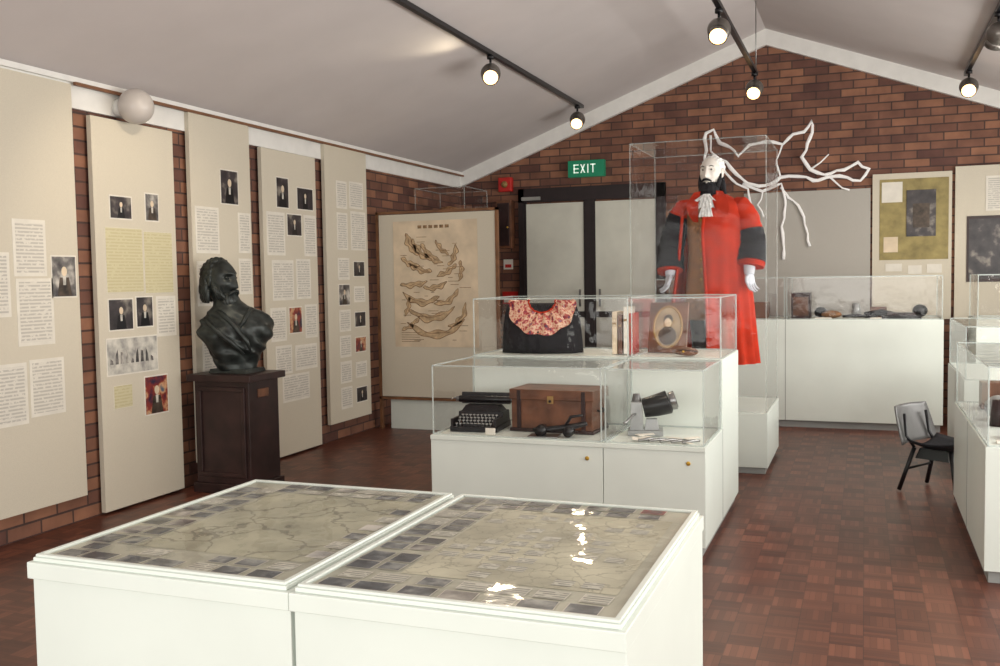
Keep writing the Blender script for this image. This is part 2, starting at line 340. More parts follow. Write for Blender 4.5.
# ------------------------------------------------------------ pedestal + bust
o=Ob('bust_pedestal')
o.box(-4.5,-4.0,5.6,6.0,0,.07,'dkwood'); o.box(-4.48,-4.02,5.62,5.98,.07,.80,'dkwood'); o.box(-4.52,-3.98,5.58,6.02,.80,.848,'dkwood')
a,b=-4.45,-4.05; o.box(a,b,5.605,5.62,.12,.15,'dkwood'); o.box(a,b,5.605,5.62,.73,.76,'dkwood')
o.box(-4.45,-4.42,5.605,5.62,.15,.73,'dkwood'); o.box(-4.08,-4.05,5.605,5.62,.15,.73,'dkwood'); o.box(-4.02,-4.012,5.72,5.85,.68,.74,'wood')
o.build(.006)
def head(o,T,skin,nu=96,nv=80):
    old=o.T; o.T=T
    g=lambda a,b:math.exp(-(a/b)**2)
    def fn(p,n):
        x,y,z=p
        f=min(1,max(0,-n.y*3))
        d=0
        if -.052<z<.05:
            prof=((.05-z)/.085)**1.15 if z>-.035 else max(0,(z+.052)/.017)
            d+=.039*prof*g(x,.008+.009*max(0,(.05-z)/.085))
        d+=.010*g(z-.042,.011)*g(x,.052)
        d-=.015*g(abs(x)-.031,.017)*g(z-.018,.014)
        d+=.008*g(abs(x)-.048,.020)*g(z+.018,.020)
        d+=.010*g(x,.024)*g(z+.062,.006)+.009*g(x,.022)*g(z+.076,.006)
        d+=.016*g(x,.028)*g(z+.102,.018)
        y2=y-d*f
        if n.y<0: y2+=.014*max(0,min(1,(z-.055)/.06))
        k=1-.24*max(0,min(1,(-z-.03)/.09))
        if z<-.05 and n.y<0: y2-= .012*min(1,(-z-.05)/.05)
        return Vector((x*k,y2,z))
    o.blob((0,0,0),(.076,.098,.12),skin,nu=nu,nv=nv,fn=fn)
    for sx in (-1,1):
        o.blob((sx*.031,-.077,.017),(.014,.012,.008),skin,nu=14,nv=10)
        o.blob((sx*.077,.010,-.004),(.008,.020,.032),skin,nu=12,nv=10)
        o.tube([(sx*.076,-.010,.014),(sx*.084,.010,.028),(sx*.086,.026,.010),(sx*.077,.004,-.034)],.004,skin,6)
    o.T=old
def interp(prof,n):
    out=[]; z0,z1=prof[0][0],prof[-1][0]
    for i in range(n+1):
        z=z0+(z1-z0)*i/n
        for a,b in zip(prof,prof[1:]):
            if a[0]<=z<=b[0]+1e-9:
                f=(z-a[0])/(b[0]-a[0]); f=f*f*(3-2*f)*.4+f*.6
                out.append((z,)+tuple(p+(q-p)*f for p,q in zip(a[1:],b[1:]))); break
    return out
def make_bust():
    o=Ob('bronze_bust'); bx,by=-4.24,5.8
    o.box(bx-.16,bx+.16,by-.12,by+.12,.851,.880,'bronze',.008,.008)
    o.T=TR((bx,by,.870),math.radians(42))
    prof=[(0,.135,.11,0,0),(.04,.145,.115,0,0),(.08,.165,.125,0,0),(.13,.195,.135,0,-.01),(.19,.228,.145,0,-.015),(.25,.252,.152,0,-.02),(.31,.262,.15,0,-.018),(.35,.254,.142,0,-.01),(.385,.232,.13,0,0),(.41,.20,.12,-.01,.005),(.435,.158,.11,-.02,.01),(.46,.120,.102,-.035,.02),(.50,.095,.094,-.055,.03),(.575,.082,.086,-.08,.045)]
    rings=[]
    for z,rx,ry,cx,cy in interp(prof,60):
        rr=[]
        for k in range(120):
            t=2*math.pi*k/120; x=rx*math.sin(t); y=-ry*math.cos(t); w=1
            if z<.45:
                fd=min(1,z/.05)*min(1,(.45-z)/.05)
                s=math.sin((x*.9+z*1.0)*46+3*noise.noise(Vector((x*6,y*6,z*6))))
                w+=fd*(.055*(abs(s)**.7*(1 if s>0 else -1))*(1 if y<0 else .6)+.09*noise.noise(Vector((x*9,y*9,z*9))))
                if y<0: w+=.05*math.exp(-((abs(x)-.10)/.07)**2-((z-.27)/.08)**2)-.05*math.exp(-(x/.03)**2-((z-.36)/.07)**2)
            rr.append((cx+x*w,cy+y*w,z))
        rings.append(rr)
    o.loft(rings,'bronze')
    o.tube([(-.13,.06,.42),(-.13,-.04,.43),(-.095,-.12,.395),(-.02,-.175,.31),(.05,-.195,.21),(.08,-.185,.13)],[.014,.02,.022,.02,.016,.006],'bronze',12)
    o.tube([(.12,.06,.42),(.105,-.05,.43),(.06,-.13,.385),(.01,-.175,.31)],[.014,.02,.02,.010],'bronze',12)
    o.tube([(-.22,-.07,.38),(-.16,-.16,.30),(-.06,-.19,.21),(.03,-.18,.12)],[.01,.018,.018,.008],'bronze',12)
    o.T=Matrix.Identity(4)
    hT=TR((bx-.10,by-.035,1.515),math.radians(84),1.32,math.radians(4))
    head(o,hT,'bronze'); o.T=hT
    def hairfn(p,n):
        w=1+.03*math.sin(math.atan2(n.x,n.z)*18+n.y*5)+.02*math.sin(n.y*22+n.x*9)
        if n.y<-.35 and n.z<.75: w*=.90
        return p*w
    o.blob((0,.026,.022),(.083,.084,.104),'bronze',.08,14,72,44,hairfn)
    for L0,(r0,z0,z1) in enumerate([(.074,.035,-.06),(.076,.0,-.10),(.070,-.04,-.125)]):
        for i in range(15):
            a=math.radians(98+i*164/14+L0*5); x=r0*math.sin(a); y=.018-r0*1.08*math.cos(a)
            zz=(z0+z1)/2
            o.tube([(x,y,z0),(x*1.07,y*1.04,zz+.012),(x*1.05,y*1.05,zz-.018),(x*.98,y*1.0,z1)],[.009,.014,.014,.006],'bronze',8)
    for sx in (-1,1):
        for q in range(4): o.tube([(sx*(.074-.004*q),-.012-.012*q,.0-.008*q),(sx*(.073-.006*q),-.028-.012*q,-.045-.01*q),(sx*(.056-.01*q),-.05-.012*q,-.098-.006*q)],[.006,.011,.012],'bronze',8)
    def bfn(p,n): return Vector((p.x*(1-.35*max(0,-n.z)),p.y-.006*max(0,-n.z),p.z))*(1+.05*math.sin(math.atan2(n.x,-n.y)*18+n.z*5))
    o.blob((0,-.068,-.112),(.054,.042,.062),'bronze',.10,22,64,36,bfn)
    for sx in (-1,1): o.tube([(0,-.112,-.052),(sx*.014,-.113,-.054),(sx*.028,-.104,-.064),(sx*.036,-.094,-.080)],[.007,.009,.008,.004],'bronze',8)
    o.T=Matrix.Identity(4); return o.build()
make_bust()

# ------------------------------------------------------------ standing map board
bx0,bx1,byy,bz0,bz1=-4.57,-3.27,8.6,.30,2.17
o=Ob('map_display_board')
o.box(bx0+.03,bx1-.03,byy-.012,byy+.012,bz0+.03,bz1-.03,'fabric')
for a in ((bx0,bx1,bz1-.025,bz1),(bx0,bx1,bz0,bz0+.025)): o.box(a[0],a[1],byy-.022,byy+.022,a[2],a[3],'board')
o.box(bx0,bx0+.025,byy-.022,byy+.022,0,bz1,'board'); o.box(bx1-.025,bx1,byy-.022,byy+.022,0,bz1,'board')
o.box(bx0+.1,bx1-.05,byy+.03,byy+.07,.0,.29,'white')
mx0,mx1=bx0+.19,bx0+.19+.9; mz1,mz0=bz1-.10,bz1-1.34
yy=byy-.014; o.box(mx0,mx1,yy-.003,yy,mz0,mz1,'pale')
def leafpts(cx,cz,l,wd,ang,bend,dy,n=20):
    top=[];bot=[]
    for i in range(n+1):
        t=i/n*2-1; x=t*l/2; z=bend*l*(t*t-.4)+.006*math.sin(7*t+cx*30); h=wd/2*(1-t*t)**.5*(1+.35*math.sin(9*t+cz*20))
        for arr,s in ((top,1),(bot,-1)):
            Z=z+s*h; arr.append((cx+x*math.cos(ang)-Z*math.sin(ang),yy-dy,cz+x*math.sin(ang)+Z*math.cos(ang)))
    return top,bot,n
def leaf(cx,cz,l,wd,ang,bend=.3):
    top,bot,n=leafpts(cx,cz,l,wd,ang,bend,.004); fs=[(i,i+1,n+2+i,n+1+i) for i in range(n)]
    o.add(top+bot,fs,'ink2')
    o.tube(top,.0022,'ink',5); o.tube(bot,.0035,'ink',5)
    top,bot,n=leafpts(cx,cz,l*.75,wd*.12,ang,bend,.005); o.add(top+bot,fs,'ink')
MW,MH=mx1-mx0,mz1-mz0
for u,v,l,wd,a,b in [(.22,.19,.26,.07,-1.0,.1),(.33,.24,.30,.06,-.8,.12),(.45,.27,.30,.06,-.7,.12),(.20,.33,.22,.05,-.4,.1),(.32,.38,.26,.05,-.3,.1),(.58,.22,.2,.04,-.8,.1),(.72,.28,.22,.05,1.2,.1),(.64,.40,.24,.05,.5,.1),(.80,.40,.2,.04,1.5,.1),(.24,.50,.3,.05,.1,.05),(.5,.52,.26,.05,.2,.1),(.32,.62,.40,.06,-.1,.2),(.64,.62,.3,.05,.5,.2),(.45,.74,.5,.07,.05,.2),(.50,.86,.62,.07,.05,.22),(.20,.82,.24,.04,.6,.1),(.78,.76,.3,.05,.9,.2),(.16,.68,.2,.04,1.3,.1)]:
    leaf(mx0+u*MW,mz1-v*MH,l,wd,a,b)
random.seed(3)
for i in range(6):
    o.box(mx0+(.30+.065*i)*MW,mx0+(.345+.065*i)*MW,yy-.005,yy-.003,mz1-.075,mz1-.045,'ink')
for i in range(40):
    u=random.uniform(.06,.8); v=random.uniform(.1,.95); o.box(mx0+u*MW,mx0+(u+random.uniform(.04,.13))*MW,yy-.005,yy-.003,mz1-v*MH-.005,mz1-v*MH,'ink')
for i in range(5): o.box(mx0+.08*MW,mx0+(.3+.05*(i%2))*MW,yy-.005,yy-.003,mz0+.05+i*.022,mz0+.055+i*.022,'ink')
o.build()
o=Ob('tall_display_case'); o.box(-4.6,-3.98,9.5,10.2,0,2.08,'fabric2'); o.glassbox(-4.58,-4.0,9.52,10.18,2.08,2.48,em='edge2')
o.box(-4.5,-4.1,9.7,10.0,2.082,2.14,'wood'); o.blob((-4.3,9.85,2.22),(.16,.1,.075),'brownc',.3,9); o.build()

# ------------------------------------------------------------ back wall: door, signs
o=Ob('door_1'); dx0,dx1,dz=-3.88,-2.12,2.55; y0=YB-.07
o.box(dx0,dx0+.07,y0,YW,0,dz,'doorf'); o.box(dx1-.09,dx1,y0,YW,0,dz,'doorf'); o.box(dx0,dx1,y0,YW,dz-.16,dz,'doorf')
o.box(-3.06,-2.96,y0+.01,YW,0,dz-.16,'doorf')
for a,b in ((dx0+.07,-3.06),(-2.96,dx1-.09)):
    o.box(a,b,y0+.02,YW,0,.12,'doorf'); o.box(a,b,y0+.03,YW,.12,dz-.18,'doorg'); o.box(a,b,y0+.02,YW,1.02,1.09,'doorf')
    o.box(a,a+.02,y0+.02,YW,.12,dz-.16,'doorf'); o.box(b-.02,b,y0+.02,YW,.12,dz-.16,'doorf')
o.cyl((-3.12,y0-.03,1.15),(-3.12,y0-.03,1.35),.012,'metal'); o.cyl((-2.88,y0-.03,1.15),(-2.88,y0-.03,1.35),.012,'metal')
o.box(-3.83,-3.6,y0-.03,y0,2.41,2.45,'keyg')
o.build()
o=Ob('exit_sign'); ex0,ex1,ez0,ez1=-3.25,-2.82,2.655,2.845
o.box(ex0,ex1,YB-.09,YW,ez0,ez1,'green'); yq=YB-.092
def stroke(o,x0,x1,z0,z1,mat='signw'): o.box(x0,x1,yq-.003,yq+.004,z0,z1,mat)
t=.012; zb,zt=ez0+.045,ez1-.045; zm=(zb+zt)/2; lw=.06; x=ex0+.07
stroke(o,x,x+t,zb,zt); [stroke(o,x,x+lw,a-t/2,a+t/2) for a in (zb+t/2,zm,zt-t/2)]
x+=.08
for sg in (1,-1):
    za,zc_=(zb,zt) if sg>0 else (zt,zb)
    o.add([(x,yq-.003,za),(x+t*1.3,yq-.003,za),(x+lw,yq-.003,zc_),(x+lw-t*1.3,yq-.003,zc_)],[(0,1,2,3)],'signw')
x+=.085; stroke(o,x,x+t,zb,zt); x+=.036; stroke(o,x,x+lw,zt-t,zt); stroke(o,x+lw/2-t/2,x+lw/2+t/2,zb,zt)
o.build()
o=Ob('fire_alarm_sounder'); o.box(-4.13,-3.96,YB-.08,YW,2.53,2.70,'redp'); o.blob((-4.045,YB-.09,2.615),(.04,.03,.04),'gilt',nu=14,nv=10); o.build(.01)
o=Ob('fire_hose_cabinet'); o.box(-4.14,-3.95,YB-.14,YW,1.85,2.42,'wood'); o.box(-4.12,-3.97,YB-.15,YB-.14,1.88,2.39,'dkwood'); o.cyl((-3.99,YB-.17,2.1),(-3.99,YB-.15,2.1),.012,'brass'); o.build(.005)
o=Ob('safety_notice'); o.box(-4.1,-3.98,YB-.012,YW,1.6,1.72,'paper'); o.box(-4.08,-4.0,YB-.014,YB-.012,1.62,1.66,'redp'); o.build()
o=Ob('safety_notice'); o.box(-4.12,-3.92,YB-.012,YW,1.18,1.33,'redp'); o.box(-4.1,-3.94,YB-.014,YB-.012,1.2,1.25,'paper'); o.build()
o=Ob('pinboard'); o.box(-1.25,.05,YB-.04,YW,1.0,2.38,'fabric2'); o.build()  # grey of glass reflections over the brick, put in as a flat panel
o=Ob('pinboard'); o.box(.07,.83,YB-.04,YW,1.0,2.52,'fabric'); 
o.box(.14,.80,YB-.045,YB-.04,1.62,2.46,'ygreen'); o.box(.40,.68,YB-.053,YB-.045,1.86,2.34,'ph1'); o.box(.46,.62,YB-.055,YB-.053,1.95,2.2,'oval')
o.box(.16,.36,YB-.05,YB-.045,2.22,2.43,'paper'); o.box(.18,.32,YB-.05,YB-.045,1.7,1.86,'pale'); o.box(.2,.36,YB-.045,YB-.04,1.5,1.58,'paper'); o.box(.42,.55,YB-.045,YB-.04,1.47,1.56,'paper'); o.box(.6,.74,YB-.045,YB-.04,1.48,1.57,'paper'); o.build()
o=Ob('pinboard'); o.box(.86,2.2,YB-.04,YW,1.0,2.56,'fabric'); o.box(.97,1.5,YB-.05,YB-.04,1.38,2.05,'dkwood'); o.box(.99,1.48,YB-.053,YB-.05,1.41,2.02,'ph1')
o.box(1.14,1.4,YB-.045,YB-.04,2.1,2.45,'paper'); o.box(1.16,1.38,YB-.047,YB-.045,2.12,2.43,'text'); o.build()
o=Ob('river_map_relief')
random.seed(21)
def rp(px,py): return (-1.68+(px-705)*.0105,YB-.065,3.08-(py-110)*.0100+(px-705)*.0006)
def river(pts,r,jit=1.5):
    out=[]
    for a,b in zip(pts,pts[1:]):
        n=max(1,int(math.hypot(b[0]-a[0],b[1]-a[1])/6))
        for i in range(n):
            f=i/n; j=jit if i else .3
            out.append(rp(a[0]+(b[0]-a[0])*f+random.uniform(-j,j),a[1]+(b[1]-a[1])*f+random.uniform(-j,j)))
    out.append(rp(*pts[-1]))
    o.tube(out,[r*random.uniform(.7,1.3) for _ in out],'tubew',7,flat=.6)
river([(706,150),(707,112),(715,109),(721,124),(733,131),(740,141),(752,130),(768,129),(785,134),(795,124),(806,123),(814,112),(812,130),(804,150),(812,164),(826,171),(845,168),(858,162),(868,170),(860,181),(840,174),(815,176),(800,170),(783,169),(768,176),(750,172),(738,160),(728,146),(718,140),(706,150)],.018)
river([(745,172),(765,182),(784,176),(788,200),(784,222),(786,258)],.015)
river([(783,180),(796,196),(806,214),(812,246)],.013)
river([(712,115),(712,132),(724,152),(734,166),(750,178),(752,200)],.013)
river([(785,134),(779,150),(783,169)],.010); river([(812,164),(822,158),(830,150)],.010)
river([(826,171),(838,182),(850,190)],.009); river([(765,182),(760,196),(766,210)],.009)
for p in [(707,112),(740,141),(804,150),(860,181),(783,169)]:
    q=rp(*p); o.cyl(q,(q[0],YW,q[2]),.008,'tubew',n=8)
o.build()

# ------------------------------------------------------------ back counter cases
def counter(name,x0,x1,y0,y1,zd,zg,splits=()):
    o=Ob(name); o.box(x0+.02,x1-.02,y0+.03,y1,0,.07,'whited'); o.box(x0,x1,y0,y1,.07,zd,'white')
    xs=[x0]+list(splits)+[x1]
    for a,b in zip(xs,xs[1:]):
        o.glassbox(a+.012,b-.012,y0+.015,y1-.015,zd,zg)
        if a!=x0: o.box(a-.003,a+.003,y0-.001,y0+.002,.07,zd,'whited')
    return o
o=counter('glass_display_counter',-2.0,.68,9.7,10.45,1.05,1.455,(-.72,)); o.build()
o=counter('glass_display_counter',.95,2.2,9.7,10.45,1.05,1.455); o.build()
o=Ob('artefact_collection'); z=1.053
o.box(-.68,-.5,9.9,10.15,z,z+.25,'dkwood'); o.box(-.66,-.52,9.885,9.9,z+.03,z+.21,'wood')
o.blob((-.3,10.0,z+.035),(.10,.08,.034),'brownc',.3); o.tube([(0,9.95,z+.03),(.15,10.0,z+.05),(.3,9.95,z+.03)],[.03,.035,.02],'blackc',10)
o.box(.15,.5,9.85,10.0,z,z+.03,'black'); o.box(.2,.45,9.87,9.98,z+.03,z+.055,'dkwood'); o.blob((.5,10.1,z+.065),(.07,.07,.06),'black',.2)
o.box(-1.1,-.9,9.9,10.1,z,z+.16,'wood'); o.cyl((-.08,10.15,z),(-.08,10.15,z+.14),.05,'silver',.035)
o.blob((-.42,10.2,z+.05),(.06,.06,.05),'blackc',.2); o.box(.05,.2,10.15,10.3,z,z+.1,'wood'); o.tube([(-.2,9.85,z+.02),(-.08,9.88,z+.03),(.02,9.85,z+.02)],[.012,.018,.01],'black',8)
o.box(-.45,-.3,9.8,9.86,z,z+.012,'paper'); o.box(.05,.15,9.78,9.84,z,z+.012,'paper'); o.build()

# ------------------------------------------------------------ middle stepped display case
MX0,MX1,MY0,MYM,MY1=-2.37,-.78,5.07,5.72,6.47; XS=-1.335
o=Ob('stepped_display_case')
o.box(MX0+.02,MX1-.02,MY0+.02,MY1-.02,0,.05,'whited')
o.box(MX0,XS-.002,MY0,MYM,.05,.59,'white'); o.box(XS+.002,MX1,MY0,MYM,.05,.59,'white')
o.box(MX0,MX1,MYM,MY1,.05,1.0,'white')
for a,b in ((MX0,XS),(XS,MX1)):
    o.box(a,b,MY0-.008,MY0,.565,.59,'white')
    o.glassbox(a+.012,b-.012,MY0+.012,MYM-.008,.59,.995); o.glassbox(a+.012,b-.012,MYM+.012,MY1-.012,1.0,1.365)
    o.cyl((b-.09,MY0-.006,.50),(b-.09,MY0,.50),.012,'brass',n=12)
o.box(MX1-.001,MX1+.002,MYM-.003,MYM+.003,.05,.59,'whited')
o.build(.003)
o=Ob('typewriter'); o.T=TR((-2.17,5.36,.593),math.radians(4))
o.box(-.145,.145,-.15,.15,.0,.03,'black'); o.box(-.14,.14,-.02,.15,.03,.10,'black',0,.02); o.box(-.14,-.125,-.15,.0,.03,.075,'black'); o.box(.125,.14,-.15,.0,.03,.075,'black')
o.box(-.125,.125,.0,.13,.10,.135,'black',.02,.03)
for r in range(4):
    for k in range(10):
        x=-.108+k*.0235+(r%2)*.008; y=-.135+r*.032; zz=.045+r*.013
        o.cyl((x,y,zz-.02),(x,y,zz),.002,'metal',n=6); o.cyl((x,y,zz),(x,y,zz+.005),.009,'keyg',n=10)
o.box(-.06,.06,-.15,-.142,.035,.047,'black')
o.cyl((-.165,.09,.165),(.165,.09,.165),.021,'black'); o.cyl((-.185,.09,.165),(-.165,.09,.165),.016,'metal'); o.cyl((.165,.09,.165),(.185,.09,.165),.016,'metal')
o.box(-.155,.155,.105,.12,.135,.205,'black'); o.tube([(-.16,.06,.17),(-.175,.02,.18),(-.18,-.02,.175)],.004,'metal',6)
for k in range(15):
    a=math.radians(20+k*10); o.tube([(.0+.02*math.cos(a),.0,.085),(.07*math.cos(a),.03,.09+.035*math.sin(a))],.0025,'metal',5)
o.build(.003)
o=Ob('document_tag'); o.T=TR((-2.02,5.13,.593)); o.box(-.03,.03,-.005,.01,0,.04,'paper'); o.build(.004)
o=Ob('wooden_chest'); o.T=TR((-1.70,5.45,.593),math.radians(-3))
o.box(-.25,.25,-.14,.14,.0,.19,'wood'); o.box(-.26,.26,-.15,.15,.19,.25,'wood'); o.box(-.26,.26,-.15,.15,-.0,.02,'dkwood')
for x in (-.2,.2): o.box(x-.012,x+.012,-.153,-.14,.02,.245,'dkwood')
o.box(-.02,.02,-.156,-.15,.17,.215,'gilt'); o.cyl((0,-.165,.185),(0,-.155,.185),.008,'black')
for sx in (-1,1): o.tube([(sx*.25,-.05,.13),(sx*.275,-.04,.12),(sx*.275,.04,.12),(sx*.25,.05,.13)],.006,'black',8)
o.build(.004)
o=Ob('antique_clamp_tool'); o.T=TR((-1.62,5.18,.593),math.radians(5),1.15)
o.tube([(-.13,0,.03),(-.05,0,.035),(.06,0,.05),(.14,0,.07)],[.012,.016,.016,.01],'black',10)
o.cyl((-.09,-.03,.03),(-.09,.03,.03),.028,'black'); o.cyl((.05,-.03,.028),(.05,.03,.028),.026,'black'); o.tube([(.03,0,.05),(.06,0,.10),(.12,0,.11)],[.008,.008,.006],'black',8)
o.box(-.15,.0,-.05,.05,0,.006,'metal'); o.build()
o=Ob('antique_projector'); o.T=TR((-1.13,5.42,.593),math.radians(12),1.1)
o.box(-.13,.05,-.07,.07,0,.025,'silver'); o.box(-.12,-.05,-.05,.05,.025,.17,'silver',.008,.008); o.box(-.045,.03,-.035,.035,.025,.08,'silver',.01,.01)
o.tube([(-.05,0,.135),(.02,0,.15),(.08,0,.168),(.085,0,.17)],[.05,.058,.062,.05],'black',22); o.cyl((.085,0,.17),(.115,0,.178),.045,'metal',.05); o.cyl((.115,0,.178),(.118,0,.179),.04,'black')
o.tube([(-.09,-.055,.11),(-.10,-.075,.11),(-.14,-.08,.07),(-.145,-.1,.07)],[.006,.006,.006,.010],'metal',8)
o.cyl((-.085,0,.17),(-.085,0,.21),.025,'grey',.018); o.build(.003)
o=Ob('paper_scraps'); random.seed(5)
for i in range(9):
    a=random.random()*3; x=-1.22+random.random()*.36; y=5.14+random.random()*.14
    o.T=TR((x,y,.593+i*.002),a,1,random.uniform(0,.15)); o.box(-.05,.05,-.015,.015,0.004,.006,'paper')
o.T=Matrix.Identity(4)
for i in range(5): 
    x=-1.15+i*.06; o.tube([(x,5.12,.602),(x+.04,5.17,.605),(x+.08,5.2,.602)],[.007,.009,.006],'metal',6)
o.build()
o=Ob('silk_shawl_display'); o.T=TR((-2.0,6.05,1.003),math.radians(4))
o.loft([ell(0,0,z,rx,ry,40,.012,9,z*6) for z,rx,ry in [(0,.275,.12),(.08,.27,.118),(.18,.262,.105),(.26,.25,.085),(.31,.235,.055),(.325,.21,.03)]],'blackc')
sh=[]
for i in range(41):
    a=math.radians(-100+i*200/40); row=[]
    for j in range(11):
        t=j/10; rr=.075+.125*t*(.85+.3*math.cos(a))*(1+.05*math.sin(i*.9)); x=.02+rr*math.sin(a)*1.2; z=.34-rr*math.cos(a)*1.0
        yf=-.058-.20*max(0,.325-z)**.9+.010*math.sin(i*1.3+t*2)-.012*math.sin(t*3.1)-.014
        row.append((x,yf,min(z,.348)))
    sh.append(row)
o.loft(sh,'shawl',closed=False,caps=False)
o.tube([r[0] for r in sh],.006,'red',6); o.tube([r[-1] for r in sh],.004,'shawl',6)
o.build()
o=Ob('antique_books')
for i,(wd,hh,mt) in enumerate([(.035,.27,'pale'),(.03,.25,'wood'),(.04,.30,'paper'),(.025,.26,'redp')]):
    x=-1.50+i*.037; o.box(x,x+wd*.9,5.95,6.13,1.003,1.003+hh,mt); o.box(x+.003,x+wd*.9-.003,5.945,5.95,1.003+hh*.7,1.003+hh*.75,'gilt')
o.build(.003)
o=Ob('oval_portrait_frame'); o.T=TR((-1.18,6.10,1.004),math.radians(-6),1,math.radians(-12))
o.box(-.125,.125,-.01,.015,0,.325,'wood'); 
def ring(o,rx,rz,cz,y,th,mat):
    o.tube([(rx*math.cos(2*math.pi*k/32),y,cz+rz*math.sin(2*math.pi*k/32)) for k in range(33)],th,mat,8)
ring(o,.092,.132,.165,-.014,.007,'gilt')
o.quad([(.09*math.cos(2*math.pi*k/32),-.0125,.165+.13*math.sin(2*math.pi*k/32)) for k in range(32)],'ovalbg')
o.blob((0,-.014,.20),(.026,.006,.036),'pale',nu=16,nv=10); o.blob((0,-.013,.215),(.032,.006,.032),'oval',nu=16,nv=10); o.blob((0,-.014,.110),(.060,.006,.060),'oval',nu=16,nv=10)
o.box(-.01,.01,.015,.09,0,.01,'wood'); o.build(.003)
o=Ob('leather_pouch'); o.T=TR((-1.02,5.88,1.004),math.radians(-10))
o.blob((0,0,.028),(.085,.05,.027),'wood',.15,14); o.tube([(-.08,-.02,.03),(0,-.05,.04),(.08,-.02,.03)],.005,'dkwood',8); o.blob((0,-.05,.032),(.008,.006,.008),'brass',nu=10,nv=8); o.build()

